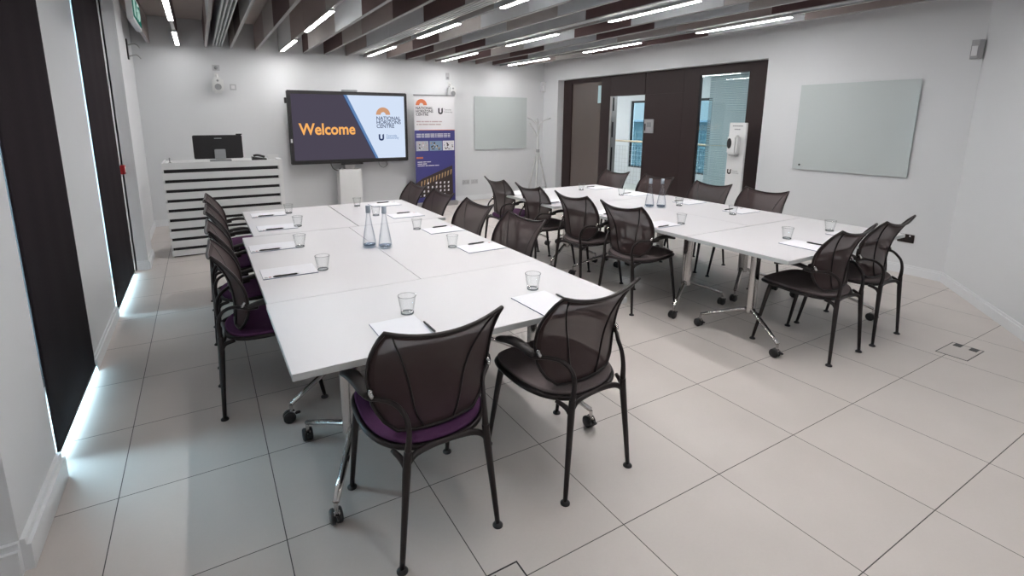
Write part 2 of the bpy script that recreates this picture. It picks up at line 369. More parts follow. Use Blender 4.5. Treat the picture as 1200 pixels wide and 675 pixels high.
bm = NB(); box(bm, X0+.014, X0+.02, 7.47, 7.56, 1.93, 2.25); o = obj('bright_view_patch', bm, mat('pale_strip', (.45, .62, .66), .3), wo)  # opaque pale patch: the bright view through the glass painted as colour
bm = NB(); box(bm, X0+.02, X0+.03, 4.47, 5.27, .12, 2.28); struct('window_4', bm, M_pane, 'clear sidelight right of the doors with a lowered venetian blind behind it')
vb = thing('venetian_blind', 'pale venetian blind behind the right sidelight of the door screen', 'blind', (X1+.05, 4.87, 0))
bm = NB()
for k in range(86):
    z = .14+k*.0248; vs = []
    c, s_ = math.cos(.75)*.0115, math.sin(.75)*.0115
    a = [(-c, -.38, z-s_), (c, -.38, z+s_), (c, .30, z+s_), (-c, .30, z-s_)]
    v = [bm.verts.new(p) for p in a]; v2 = [bm.verts.new((p[0], p[1], p[2]+.0012)) for p in a]
    bm.faces.new(v); bm.faces.new(v2[::-1])
    for q in range(4): bm.faces.new((v[q], v2[q], v2[(q+1) % 4], v[(q+1) % 4]))
obj('slats', bm, mat('slat', (.42, .50, .52), .45), vb)
bm = NB(); box(bm, -.02, .02, -.40, .36, 2.27, 2.31); obj('head_rail', bm, M_plast, vb)
for y in (-.28, .2):
    bm = NB(); tube(bm, [(-.014, y, .14), (-.014, y, 2.28)], .0012, 5, 1); obj('ladder_cord', bm, M_plast, vb)

# ------------------------------------------------------------------ ceiling baffles, lamps, slot diffusers
cols = {'D': noisy(mat('baffle_dark', (.085, .048, .047), .8), 12, .1), 'T': noisy(mat('baffle_taupe', (.31, .26, .245), .8), 12, .06),
        'M': noisy(mat('baffle_mid', (.42, .395, .38), .8), 12, .05), 'L': noisy(mat('baffle_light', (.57, .60, .62), .8), 12, .04)}
names = {'D': 'dark brown panel', 'T': 'taupe panel', 'M': 'mid grey panel', 'L': 'light grey panel'}
BP = [9.085, 7.81, 6.79, 5.57, 4.54, 3.33, 2.16, 1.08, -.1, -1.2, -2.35]
ZB, ZT = 2.68, 3.04
KS = 1.0815
rows = [(-.47, 'TTLTDMTLMT'), (-.14, 'DDMTDMLTML'), (.19, 'DTLDMTLTDM'), (.50, 'TDMLTDTMLD'), (.83, 'TMDTLMDTLM'), (1.15, 'LTTMLTMDLT'),
        (1.49, 'dMLDTLMDTL'), (1.80, 'DMTDMLTMDL'), (2.13, 'TLLDMTLDMT'), (2.42, 'MTLMLTDML'), (2.80, 'TDMLLTMLD'), (3.13, 'DMLMLMTD'),
        (3.48, 'TDLLDMTL'), (3.66, 'MTLMLTD'), (4.10, 'DMLDLMT'), (4.45, 'TDLDLM'), (4.80, 'DLLMTD'), (4.96, 'LMTLML'), (5.35, 'TMDDLT')]
def diag_y(x): return DG[2][1]+(x-DG[2][0])/(DG[0][0]-DG[2][0])*(DG[0][1]-DG[2][1])
BL = ['short one by the exit sign, nearest the window wall', 'holding the first lamp row from the window wall', 'left of the narrow white vent strip nearest the blinds',
      'just right of the vent strip nearest the blinds', 'just left of the second lamp row from the blinds', 'holding the second lamp row from the blinds',
      'just right of the second lamp row from the blinds', 'midway between the second and third lamp rows', 'just left of the third lamp row and its vent', 'holding the third lamp row from the blinds',
      'just right of the third lamp row from the blinds', 'midway between the third and fourth lamp rows', 'just left of the fourth lamp row and its vent', 'holding the fourth lamp row from the blinds',
      'just right of the fourth lamp row from the blinds', 'midway between the fourth and fifth lamp rows', 'just left of the fifth lamp row and its vent', 'holding the fifth lamp row, nearest the doors', 'beyond all lamp rows, nearest the door wall']
for i, (x, code) in enumerate(rows):
    x *= KS
    t_ = thing('ceiling_baffle', 'hanging brown and grey ceiling baffle, %s' % BL[i], 'ceiling baffle', (x, 9.085, ZB), 0, 'hanging ceiling baffles')
    yl = max(diag_y(x)+.25, -2.3) if x > .4 else -2.3
    if i == 0: yl = 7.5
    for k, ch in enumerate(code):
        a, b2 = BP[k], BP[k+1]
        if b2 < yl: b2 = yl
        if a <= yl: break
        segs = [(a, a-.5, 'D'), (a-.5, b2, 'M')] if ch == 'd' else [(a, b2, ch)]
        for s0, s1, c_ in segs:
            bm = NB(); box(bm, -.015, .015, s1-9.085+.002, s0-9.085-.002, 0, ZT-ZB, .002)
            p = obj('panel', bm, cols[c_], t_); p['label'] = names[c_]
    # aluminium edge strip along the lower edge
    bm = NB(); box(bm, -.017, .017, yl-9.085, -.003, -.006, .001); obj('edge_strip', bm, mat('edge_strip', (.34, .335, .33), .5) if i == 0 else bpy.data.materials['edge_strip'], t_)
    for y in (0.6, 2.6, 4.6, 6.6, 8.2):
        if 9.085-y > yl:
            bm = NB(); tube(bm, [(0, -y, ZT-ZB-.01), (0, -y, ZC-ZB)], .004, 6, 1); obj('hanger', bm, M_steel, t_)
M_led = emis('lamp_diffuser', (1.0, .975, .965), LAMP); M_dim = emis('lamp_diffuser_dimmed', (1.0, .975, .965), LAMP*.3)   # the row by the windows is dimmed
SEG = [(8.76, 7.44), (6.51, 5.30), (4.39, 3.22), (2.27, 1.05), (.1, -1.1)]
for r, x in enumerate((-.151, 1.244, 2.60, 3.955, 5.365)):
    for s, (a, b2) in enumerate(SEG):
        if x > .4 and b2 < diag_y(x)+.3: continue
        if r == 0 and s in (2, 4): continue  # this row's fourth lamp is unseen, added to brighten the near floor
        if r < 2 and s == 0: a, b2 = (8.78, 7.55) if r else (8.9, 7.6)
        if r < 2 and s == 1: a, b2 = 6.75, 5.36
        lab = 'lit linear lamp, %s row from the blinds, %s in its row' % (['first', 'second', 'third', 'fourth', 'fifth'][r], ['farthest', 'second farthest', 'third farthest', 'unseen fourth farthest', 'nearest'][s])
        t_ = thing('linear_lamp', lab, 'lamp', (x, (a+b2)/2, ZB-.006), 0, 'linear ceiling lamps')
        h = (a-b2)/2
        bm = NB(); box(bm, -.026, .026, -h, h, -.018, -.0005, .003); obj('housing', bm, M_steel, t_)
        bm = NB(); box(bm, -.0225, .0225, -h+.01, h-.01, -.0225, -.0185, .001); obj('diffuser', bm, M_led if r else M_dim, t_)
def diffuser(x, w, y0, y1, lab):
    t_ = thing('slot_diffuser', lab, 'air vent', (x, y1, ZB+.02), 0, 'linear air vents between the baffles')
    bm = NB(); L = y1-y0
    box(bm, -w/2, w/2, -L, 0, .02, .05); obj('plenum', bm, M_black, t_)
    for k in range(4):
        xx = -w/2+w*k/3
        bm = NB(); box(bm, xx-w*.06, xx+w*.06, -L, 0, -.01, .02); obj('slat', bm, M_plast, t_)
    bm = NB(); box(bm, -w/2-.01, -w/2+.012, -L, 0, .02, .28); obj('side_duct', bm, M_grey, t_)
diffuser(.362, .11, -1.7, 9.05, 'white slotted air vent strip nearest the window wall')
diffuser(2.444, .13, -.6, 8.9, 'long air vent strip beside the third lamp row from the window wall')
diffuser(3.865, .095, .45, 8.9, 'long air vent strip beside the fourth lamp row from the window wall')
diffuser(5.283, .095, 1.5, 8.9, 'long air vent strip beside the lamp row nearest the doors')

# exit sign and bracket near the window wall
t_ = thing('exit_sign', 'green and white running-man exit sign hanging near the window wall', 'exit sign', (-.33, 4.83, 2.30))
bm = NB(); box(bm, -.03, .008, -.32, .32, 0, .2, .004); obj('housing', bm, M_plast, t_)
bm = NB(); box(bm, .008, .012, -.29, .29, .025, .175); fc = obj('face', bm, emis('exit_green', (.05, .26, .20), .45), t_)
bm = NB(); Mw = emis('exit_white', (.6, .9, .8), .55)
prism(bm, [(-.24, .04), (-.12, .04), (-.12, .16), (-.24, .16)], .0125, .014, 'x'); obj('doorway_symbol', bm, Mw, fc)
bm = NB(); tube(bm, [(.013, -.02, .05), (.013, .02, .09), (.013, .03, .12)], .009, 6, 1); tube(bm, [(.013, .09, .05), (.013, .04, .08), (.013, .02, .09)], .008, 6, 1)
tube(bm, [(.013, -.04, .10), (.013, .0, .125), (.013, .05, .115), (.013, .08, .09)], .006, 6, 1); lathe(bm, [(0, -.014), (.014, 0), (0, .014)], 8, (.013, .025, .148)); obj('running_figure', bm, Mw, fc)
bm = NB(); prism(bm, [(.13, .095), (.2, .095), (.2, .065), (.26, .105), (.2, .145), (.2, .115), (.13, .115)], .0125, .014, 'x'); obj('arrow', bm, Mw, fc)
bm = NB(); tube(bm, [(-.01, -.2, .2), (-.01, -.2, .755)], .005, 6, 1); tube(bm, [(-.01, .2, .2), (-.01, .2, .755)], .005, 6, 1); obj('suspension', bm, M_steel, t_)
t_ = thing('cable_bracket', 'black bracket with two small arms high on the window wall in the far corner', 'bracket', (-.72, 8.45, 2.5))
bm = NB(); box(bm, 0, .015, -.04, .04, -.12, .14, .003); obj('back_plate', bm, M_black, t_)
for z in (-.08, .06):
    bm = NB(); tube(bm, [(.01, 0, z), (.10, -.03, z+.02), (.15, -.06, z-.03)], .008, 6, 3); obj('arm', bm, M_steel, t_, 3)
# fire call point
t_ = thing('call_point', 'small red fire alarm call point on the window wall beyond the second blind', 'fire alarm', (-.735, 6.42, 1.10))
bm = NB(); box(bm, 0, .04, -.045, .045, -.045, .045, .004); obj('housing', bm, M_red, t_)
bm = NB(); box(bm, .04, .043, -.028, .028, -.028, .028); obj('press_panel', bm, M_plast, t_)

# ------------------------------------------------------------------ chairs
def lerp(tab, z):
    for (a, b2) in zip(tab, tab[1:]):
        if z <= b2[0]:
            f = (z-a[0])/(b2[0]-a[0]); f = max(0, min(1, f)); return [p*(1-f)+q*f for p, q in zip(a[1:], b2[1:])]
    return list(tab[-1][1:])
# z : half width, y at the side edge, y in the middle
BT = [(.475, .128, -.150, -.158), (.485, .155, -.142, -.158), (.505, .186, -.130, -.158), (.54, .214, -.114, -.158), (.59, .236, -.099, -.160), (.65, .248, -.097, -.165), (.70, .253, -.102, -.173),
      (.76, .254, -.118, -.190), (.82, .249, -.152, -.218), (.87, .242, -.190, -.250), (.90, .236, -.217, -.274), (.93, .228, -.250, -.298)]
def sstep(t):
    t = max(0, min(1, t)); return t*t*(3-2*t)
def back_pt(u, v):
    """u -1..1 across, v 0..1 from the bottom edge to the top edge"""
    ztop = .885+.041*abs(u)**2.2; zbot = .475+.012*abs(u)**2
    z = zbot+(ztop-zbot)*v
    w, ye, ym = lerp(BT, z)
    y = ym+(ye-ym)*abs(u)**2.0
    return (w*u, y, z)
def seat_outline(t, s=1, grow=0):
    c, q = math.cos(t), math.sin(t); n_e = 2.5 if q < 0 else 3.6
    ex = math.copysign(abs(c)**(2/n_e), c); ey = math.copysign(abs(q)**(2/n_e), q)
    return ex*(.243+grow-.014*max(0, ey))*s, ey*(.252+grow)*s+.04
def seat_bm(grow=0, ztop=0, thick=.03, rings=6):
    bm = NB(); N = 40; n_e = 3.0
    def outline(t, s):
        return seat_outline(t, s, grow)
    def zt(x, y, s):
        z = .468+ztop+.020*(y+.2)/.45
        if y > .20: z -= 1.6*(y-.20)**2
        z += .008*min(1, (abs(x)/.24))**3
        z -= .012*max(0, 1-((x/.18)**2+((y+.03)/.19)**2))
        if s > .9: z -= .006
        return z
    top = [[bm.verts.new((0, .03, zt(0, .03, 0)))]]
    for k in range(1, rings+1):
        s = [0, .3, .55, .75, .88, .96, 1][k] if rings == 6 else k/rings
        top.append([bm.verts.new((*outline(2*PI*i/N, s), zt(*outline(2*PI*i/N, s), s))) for i in range(N)])
    bot = [bm.verts.new((v.co.x*.97, v.co.y*.97+.001, v.co.z-thick)) for v in top[-1]]
    cb = bm.verts.new((0, .03, .455+ztop-thick))
    for i in range(N):
        j = (i+1) % N
        bm.faces.new((top[0][0], top[1][i], top[1][j]))
        for k in range(1, rings): bm.faces.new((top[k][i], top[k+1][i], top[k+1][j], top[k][j]))
        bm.faces.new((top[-1][i], bot[i], bot[j], top[-1][j])); bm.faces.new((bot[i], cb, bot[j]))
    return bm
def make_chair(fabric):
    t_ = thing('mesh_chair', '', 'chair')
    obj('seat', seat_bm(0, 0, .022), fabric, t_, 3)
    obj('seat_pan', seat_bm(.001, -.020, .016, 3), M_chair, t_, 1.0)
    pts = []
    for k in range(48):
        x, y = seat_outline(2*PI*k/48, 1, .003); pts.append((x, y, .4365+.020*(y+.2)/.45-(1.6*(y-.20)**2 if y > .20 else 0)+.008*min(1, abs(x)/.24)**3))
    bm = NB(); tube(bm, pts, .0115, 8, 1, closed=True, upv=(0, 0, 1)); obj('seat_rim', bm, M_chair, t_, 3)
    # backrest: one continuous woven sheet
    NU, NV = 22, 18; bm = NB()
    g = [[bm.verts.new(back_pt(-1+2*i/NU, j/NV)) for i in range(NU+1)] for j in range(NV+1)]
    for j in range(NV):
        for i in range(NU): bm.faces.new((g[j][i], g[j][i+1], g[j+1][i+1], g[j+1][i]))
    bk = obj('backrest', bm, M_mesh, t_, 3); bk.data.materials.append(M_border)
    for pi, p in enumerate(bk.data.polygons):
        i, j = pi % NU, pi//NU
        if i < 1 or i >= NU-1 or j < 1 or j >= NV-1: p.material_index = 1
    # rim around the sheet
    edge = [back_pt(-1+2*i/14, 0) for i in range(14)]+[back_pt(1, j/12) for j in range(12)]+[back_pt(1-2*i/16, 1) for i in range(16)]+[back_pt(-1, 1-j/12) for j in range(13)]
    bm = NB(); tube(bm, edge, .0085, 8, 1, closed=True, flat=.8); obj('back_frame', bm, M_chair, t_, 3)
    for s in (-1, 1):
        pts = []
        for k in range(13):
            v = .02+.965*k/12; u = s*(.40+.08*v+.40*max(0, v-.30)**2.2/.70**2.2)
            p = back_pt(u, v); pts.append((p[0], p[1]-.003, p[2]))
        bm = NB(); tube(bm, pts, .0055, 6, 1, flat=.7); sm = obj('seam', bm, M_chair, t_, 3)
    # rear yoke under the back
    bm = NB(); tube(bm, [(-.166, -.240, .385), (-.150, -.234, .418), (-.105, -.222, .434), (0, -.214, .436), (.105, -.222, .434), (.150, -.234, .418), (.166, -.240, .385)], [.008, .012, .013, .012, .013, .012, .008], 8, 4); obj('yoke', bm, M_chair, t_, 3)
    for s in (-1, 1):
        # leg: foot disc + tapered tube; the rear leg flares into the frame
        bm = NB(); tube(bm, [(s*.205, -.262, .012), (s*.186, -.252, .20), (s*.168, -.242, .38), (s*.160, -.240, .46)], [.0100, .0125, .0155, .0145], 10, 3)
        tube(bm, [(s*.168, -.240, .385), (s*.176, -.222, .422), (s*.194, -.175, .440)], [.009, .012, .009], 8, 3); lg = obj('leg', bm, M_chair, t_, 3)
        bm = NB(); lathe(bm, [(0, 0), (.021, 0), (.021, .006), (.012, .014), (0, .016)], 14, (s*.205, -.262, 0)); obj('foot', bm, M_black, lg, 1)
        bm = NB(); tube(bm, [(s*.236, .262, .012), (s*.228, .228, .20), (s*.220, .200, .36), (s*.216, .180, .452)], [.0100, .0125, .0150, .0165], 10, 3)
        lg = obj('leg', bm, M_chair, t_, 3)
        bm = NB(); lathe(bm, [(0, 0), (.021, 0), (.021, .006), (.012, .014), (0, .016)], 14, (s*.236, .262, 0)); obj('foot', bm, M_black, lg, 1)
        # arm: tube rising from the rear leg, curling forward past the back edge to the pad
        bm = NB(); tube(bm, [(s*.160, -.240, .455), (s*.154, -.244, .53), (s*.158, -.228, .588), (s*.180, -.186, .622), (s*.220, -.142, .632), (s*.250, -.10, .625), (s*.262, -.05, .630)], [.0135, .0105, .0095, .0095, .0095, .0095, .009], 8, 4)
        al = obj('arm_loop', bm, M_chair, t_, 3)
        bm = NB(); tube(bm, [(s*.240, -.126, .636), (s*.247, -.118, .650), (s*.242, -.108, .662)], .009, 8, 2); obj('clamp', bm, M_chrome, al, 3)
        # pad: leaf shaped, wide in front
        bm = NB(); K = 10; rr = []
        for k in range(K+1):
            f = k/K; y = -.10+.235*f; w = .018+.013*min(1, f*1.6)-(.009 if k == K else 0); th = .010+.004*math.sin(PI*f)
            if k == 0: w = .010
            z = .640+.016*math.sin(PI*min(1, f*1.05))-.018*max(0, f-.6); xc = s*(.260+.008*f)
            rr.append([bm.verts.new((xc+w*math.copysign(abs(math.cos(a))**.7, math.cos(a)), y, z+th*math.copysign(abs(math.sin(a))**.8, math.sin(a)))) for a in [2*PI*q/12 for q in range(12)]])
        for a, b2 in zip(rr, rr[1:]):
            for q in range(12): bm.faces.new((a[q], b2[q], b2[(q+1) % 12], a[(q+1) % 12]))
        bm.faces.new(rr[0]); bm.faces.new(rr[-1][::-1]); obj('armrest', bm, M_pad, t_, 1.2)
    return t_
protoP = make_chair(M_purple); protoB = make_chair(M_brown)
usedP = [False]; usedB = [False]
def chair(kind, x, y, rz, label, group):
    P, f = (protoP, usedP) if kind == 'P' else (protoB, usedB)
    if not f[0]:
        f[0] = True; P.location = (x, y, 0); P.rotation_euler = (0, 0, rz); P['label'] = label; P['group'] = group; return P
    return dup(P, (x, y, 0), rz, label, group)
G1, G2 = 'mesh chairs around the left table block', 'mesh chairs around the right table block'
chair('P', .686, 1.782, .03, 'purple-seated mesh chair at the near end of the left tables, closest of all', G1)
chair('B', 1.385, 1.768, .11, 'brown mesh chair at the near end of the left tables', G1)
order = ['nearest', 'second nearest', 'third nearest', 'farthest']
for k, (y, dz) in enumerate(((3.11, 0), (3.79, .02), (4.56, 0), (5.22, -.03))):
    chair('P', .235, y, -PI/2+dz, 'purple-seated mesh chair on the window side of the left tables, %s of four' % order[k], G1)
for k, (y, dz) in enumerate(((3.06, .05), (3.80, .03), (4.55, 0), (5.22, 0))):
    chair('B', 1.80, y, PI/2+dz, 'brown mesh chair on the inner side of the left tables, %s of four' % order[k], G1)
for k, (y, dz) in enumerate(((3.13, .06), (3.80, .05), (4.54, .02), (5.26, 0))):
    chair('P' if k == 3 else 'B', 3.265, y, -PI/2+dz, ('purple' if k == 3 else 'brown')+'-seated mesh chair on the left side of the right tables, %s of four' % order[k], G2)
for k, (y, dz) in enumerate(((3.07, 0), (3.70, 0), (4.50, 0), (5.25, .0))):
    chair('B', 4.76, y, PI/2+dz, 'brown mesh chair on the door side of the right tables, %s of four' % order[k], G2)
chair('B', 3.715, 1.86, .02, 'brown mesh chair at the near end of the right tables, left of the pair', G2)
chair('B', 4.315, 1.87, .03, 'brown mesh chair at the near end of the right tables, right of the pair', G2)

# ------------------------------------------------------------------ tables
TZ = .735
def caster(parent, x, y, ztop):
    c = Vector((x, y, 0))
    bm = NB(); tube(bm, [(x, y, .055), (x, y, ztop)], .009, 8, 1); bm2 = bm
    box(bm, x-.012, x+.012, y-.016, y+.016, .050, .066, .003); cs = obj('caster', bm, M_chrome, parent, 1)
    for s in (-1, 1):
        bm = NB(); Mt = Matrix.Translation((x+s*.014, y+.012, .033)) @ Matrix.Rotation(PI/2, 4, 'Y')
        lathe(bm, [(0, -.010), (.026, -.010), (.032, -.005), (.032, .006), (.026, .010), (.018, .010), (.016, .007), (0, .007)], 18, (0, 0, 0), Mt); obj('wheel', bm, M_black, cs, 1)
    bm = NB(); box(bm, x-.008, x+.008, y-.045, y-.018, .040, .052, .003); obj('brake', bm, M_black, cs)
def make_table(L, D, label, group):
    """top L long (local x) by D deep (local y), origin at the floor under its middle"""
    t_ = thing('folding_table', label, 'table', group=group)
    bm = NB(); box(bm, -L/2+.0016, L/2-.0016, -D/2+.0016, D/2-.0016, TZ-.003, TZ, .0006); obj('tabletop', bm, M_white, t_)
    bm = NB(); box(bm, -L/2+.0012, L/2-.0012, -D/2+.0012, D/2-.0012, TZ-.028, TZ-.0032, .002); obj('edge_band', bm, M_edge, t_)
    for s in (-1, 1):
        xc = s*(L/2-.29)
        bm = NB(); tube(bm, [(xc, 0, .195), (xc, 0, TZ-.05)], .027, 16, 1, flat=1.7, upv=(1, 0, 0)); lg = obj('leg', bm, M_chrome, t_, 1)
        bm = NB(); box(bm, xc-.03, xc+.03, -D/2+.10, D/2-.10, TZ-.056, TZ-.029, .004); obj('top_bracket', bm, M_black, lg)
        for q in (-1, 1):
            xf, yf = s*(L/2-.135), q*(D/2-.085)
            bm = NB(); tube(bm, [(xc, q*.01, .225), (xc+(xf-xc)*.4, q*.01+(yf-q*.01)*.4, .180), (xf, yf, .105)], [.022, .018, .015], 10, 2, flat=.75); obj('foot_bar', bm, M_chrome, lg, 3)
            caster(lg, xf, yf, .10)
    bm = NB(); box(bm, -L/2+.29, L/2-.29, -.02, .02, TZ-.075, TZ-.045, .003); obj('cross_beam', bm, M_grey, t_)
    return t_
def place(o, x, y, rz): o.location = (x, y, 0); o.rotation_euler = (0, 0, rz)
GT = 'white folding tables'
def dup3(root, loc, rz, label):
    def cp(o, par):
        c = o.copy(); C.objects.link(c)
        if par: c.parent = par
        for ch in list(o.children): cp(ch, c)
        return c
    r = cp(root, None); r.location = loc; r.rotation_euler = (0, 0, rz); r['label'] = label; return r
# casters are sub-parts of legs: flatten one level so that nothing is deeper than thing > part > sub-part
def flatten(root):
    for leg in list(root.children):
        for sub in list(leg.children):
            if sub.children:
                sub.parent = root
tA = make_table(1.6, .8, 'white table lying crosswise at the near end of the left block', GT); flatten(tA); place(tA, 1.0, 2.17, 0)
tB = make_table(1.6, .8, 'white table in the middle of the left block, window side', GT); flatten(tB); place(tB, .605, 3.37, PI/2)
tC = make_table(1.2, .8, 'white wheeled table of the left block, far end on the window side', GT); flatten(tC); place(tC, .685, 4.775, PI/2)
dup3(tA, (3.985, 2.155, 0), 0, 'white wheeled table lying crosswise at the near end of the right block')
dup3(tB, (1.405, 3.37, 0), PI/2, 'white table in the middle of the left block, inner side')
dup3(tB, (3.59, 3.36, 0), PI/2, 'white table in the middle of the right block, inner side')
dup3(tB, (4.39, 3.36, 0), PI/2, 'white table in the middle of the right block, door side')
dup3(tC, (1.49, 4.775, 0), PI/2, 'white wheeled table of the left block, far end on the inner side')
dup3(tC, (3.51, 4.765, 0), PI/2, 'white wheeled table of the right block, far end on the inner side')
dup3(tC, (4.31, 4.765, 0), PI/2, 'white wheeled table of the right block, far end on the door side')

# ------------------------------------------------------------------ table ware
M_lip = thin_glass('glass_rim', (.66, .69, .70), (.42, .45, .46))
M_base = thin_glass('bottle_base', (.62, .70, .78), (.30, .36, .44))
def make_glass():
    t_ = thing('tumbler', '', 'glass')
    bm = NB(); lathe(bm, [(0, .0), (.029, 0), (.031, .002), (.034, .038), (.0355, .043), (.0425, .088), (.041, .088), (.0335, .043), (.031, .035), (.028, .014), (0, .011)], 12); obj('tumbler_body', bm, M_glass, t_, .7)
    bm = NB(); tube(bm, [(.0418*math.cos(2*PI*k/20), .0418*math.sin(2*PI*k/20), .088) for k in range(20)], .0009, 5, 1, closed=True); obj('lip', bm, M_lip, t_, 1)
    bm = NB(); lathe(bm, [(.029, .0025), (.0305, .0028), (.0308, .007), (.0285, .010), (.027, .007), (.029, .0025)], 12); obj('foot_ring', bm, M_lip, t_, .7)
    return t_
gl0 = make_glass(); gused = [False]
def single(first, flag, x, y, z, rz, label, group):
    if not flag[0]:
        flag[0] = True; first.location = (x, y, z); first.rotation_euler = (0, 0, rz); tag(first, label, None, group); return first
    return dup(first, (x, y, z), rz, label, group)
rank = ['nearest', 'second nearest', 'third nearest', 'farthest']
GL = [(.755, 2.115, 'before the nearest purple chair'), (1.452, 2.112, 'before the nearest brown chair'),
      (3.788, 2.125, 'before the left chair ending the right tables'), (4.367, 2.115, 'before the right chair ending the right tables')]
GL += [(x, y, 'on the left tables\' window side, '+rank[k]) for k, (x, y) in enumerate(((.561, 3.02), (.537, 3.665), (.64, 4.40), (.665, 5.07)))]
GL += [(x, y, 'on the left tables\' inner side, '+rank[k]) for k, (x, y) in enumerate(((1.465, 3.135), (1.465, 3.81), (1.353, 4.56), (1.339, 5.16)))]
GL += [(3.535, 2.90, 'on the right tables\' inner side, '+rank[0]), (3.53, 4.965, 'on the right tables\' inner side, '+rank[3])]
GL += [(x, y, 'on the right tables\' door side, '+rank[k]) for k, (x, y) in enumerate(((4.322, 2.96), (4.286, 3.56), (4.294, 4.42), (4.161, 5.0)))]
for x, y, lab in GL: single(gl0, gused, x, y, TZ+.0003, random.uniform(0, 6), 'clear glass tumbler '+lab, 'water tumblers')
# carafes
M_cap = mat('bottle_cap', (.42, .48, .55), .3, .3)
def make_carafe():
    t_ = thing('water_bottle', '', 'bottle')
    bm = NB(); out = [(0, 0), (.040, 0), (.046, .004), (.047, .02), (.044, .05), (.036, .10), (.024, .165), (.016, .215), (.0135, .24), (.0135, .285)]
    inn = [(.0115, .285), (.0115, .24), (.0135, .215), (.021, .165), (.033, .10), (.041, .05), (.043, .022), (.038, .012), (0, .010)]
    lathe(bm, out+inn, 24); obj('bottle_body', bm, M_blueglass, t_, 1)
    bm = NB(); lathe(bm, [(0, .0105), (.038, .0125), (.0425, .022), (.0405, .024), (.033, .018), (0, .016)], 24); obj('bottle_base', bm, M_base, t_, 1)
    bm = NB(); lathe(bm, [(.0138, .243), (.0165, .245), (.0165, .292), (.015, .296), (0, .297)], 18); obj('cap', bm, M_cap, t_, 1)
    return t_
ca0 = make_carafe(); cu_ = [False]
for x, y, lab in ((.963, 3.43, 'left of the two on the left table block'), (1.052, 3.355, 'right of the two on the left table block'),
                  (3.955, 3.66, 'left of the two on the right table block'), (4.045, 3.585, 'right of the two on the right table block')):
    single(ca0, cu_, x, y, TZ+.0003, 0, 'tapered glass water bottle, '+lab, 'glass water bottles')
# note pads: origin at the middle, long side along local x
def make_pad():
    t_ = thing('notepad', '', 'notepad')
    bm = NB(); box(bm, -.1485, .1485, -.105, .105, 0, .0035); obj('pages', bm, M_pedge, t_)
    bm = NB(); box(bm, -.1485, .1485, -.1045, .1045, .0035, .0045); obj('top_sheet', bm, M_paper, t_)
    bm = NB(); box(bm, -.118, -.104, -.088, -.074, .0046, .0050); lo = obj('logo', bm, M_red, t_); lo['label'] = 'small red emblem in the corner'
    bm = NB(); box(bm, -.140, -.122, -.084, -.080, .0046, .0050); box(bm, -.140, -.122, -.094, -.090, .0046, .0050); box(bm, -.140, -.126, -.074, -.070, .0046, .0050); obj('print', bm, M_grey, t_)
    return t_
pd0 = make_pad(); pu = [False]
def make_pen():
    t_ = thing('pen', '', 'pen')
    Mt = Matrix.Rotation(PI/2, 4, 'Y')
    bm = NB(); lathe(bm, [(0, -.068), (.0035, -.066), (.0052, -.05), (.0052, .055), (.0035, .062), (0, .062)], 10, (0, 0, 0), Matrix.Translation((0, 0, .0055)) @ Mt); obj('barrel', bm, M_black, t_, 1)
    bm = NB(); lathe(bm, [(.0012, .062), (.003, .0621), (.0012, .072), (0, .072)], 8, (0, 0, 0), Matrix.Translation((0, 0, .0055)) @ Mt); obj('tip', bm, M_steel, t_, 1)
    bm = NB(); box(bm, -.06, -.025, -.0015, .0015, .0105, .0125, .0005); obj('clip', bm, M_steel, t_)
    return t_
pn0 = make_pen(); nu = [False]
PADS = []
for k, (x, y) in enumerate(((.380, 3.085), (.372, 3.755), (.485, 4.445), (.490, 5.10))): PADS.append((x, y, 0, (x-.03, y-.100), 0, 'on the left tables\' window side, '+rank[k]))
for k, (x, y) in enumerate(((1.640, 3.035), (1.645, 3.69), (1.60, 4.44), (1.62, 5.13))): PADS.append((x, y, PI, (x+.01, y+.09), .05, 'on the left tables\' inner side, '+rank[k]))
PADS.append((.668, 1.925, PI/2, (.776, 1.90), -PI/2, 'before the nearest purple chair'))
PADS.append((1.388, 1.905, PI/2+.03, (1.496, 1.90), -PI/2, 'before the nearest brown chair'))
PADS.append((3.700, 1.925, PI/2, (3.775, 1.90), -PI/2+.1, 'before the left chair ending the right tables'))
PADS.append((4.33, 1.925, PI/2, None, 0, 'before the right chair ending the right tables'))
for k, (x, y) in enumerate(((3.355, 2.975), (3.36, 3.645), (3.30, 4.425), (3.30, 5.11))): PADS.append((x, y, 0, (x-.06, y-.095) if k < 3 else None, .05, 'on the right tables\' inner side, '+rank[k]))
for k, (x, y) in enumerate(((4.57, 3.04), (4.57, 3.66), (4.50, 4.38), (4.50, 5.05))): PADS.append((x, y, PI, (x-.06, y+.095), 0, 'on the right tables\' door side, '+rank[k]))
for x, y, rz, pen, prz, lab in PADS:
    single(pd0, pu, x, y, TZ+.0003, rz, 'white notepad '+lab, 'notepads on the tables')
    if pen: single(pn0, nu, pen[0], pen[1], TZ+.0055, prz, 'black pen on the notepad '+lab, 'black pens')

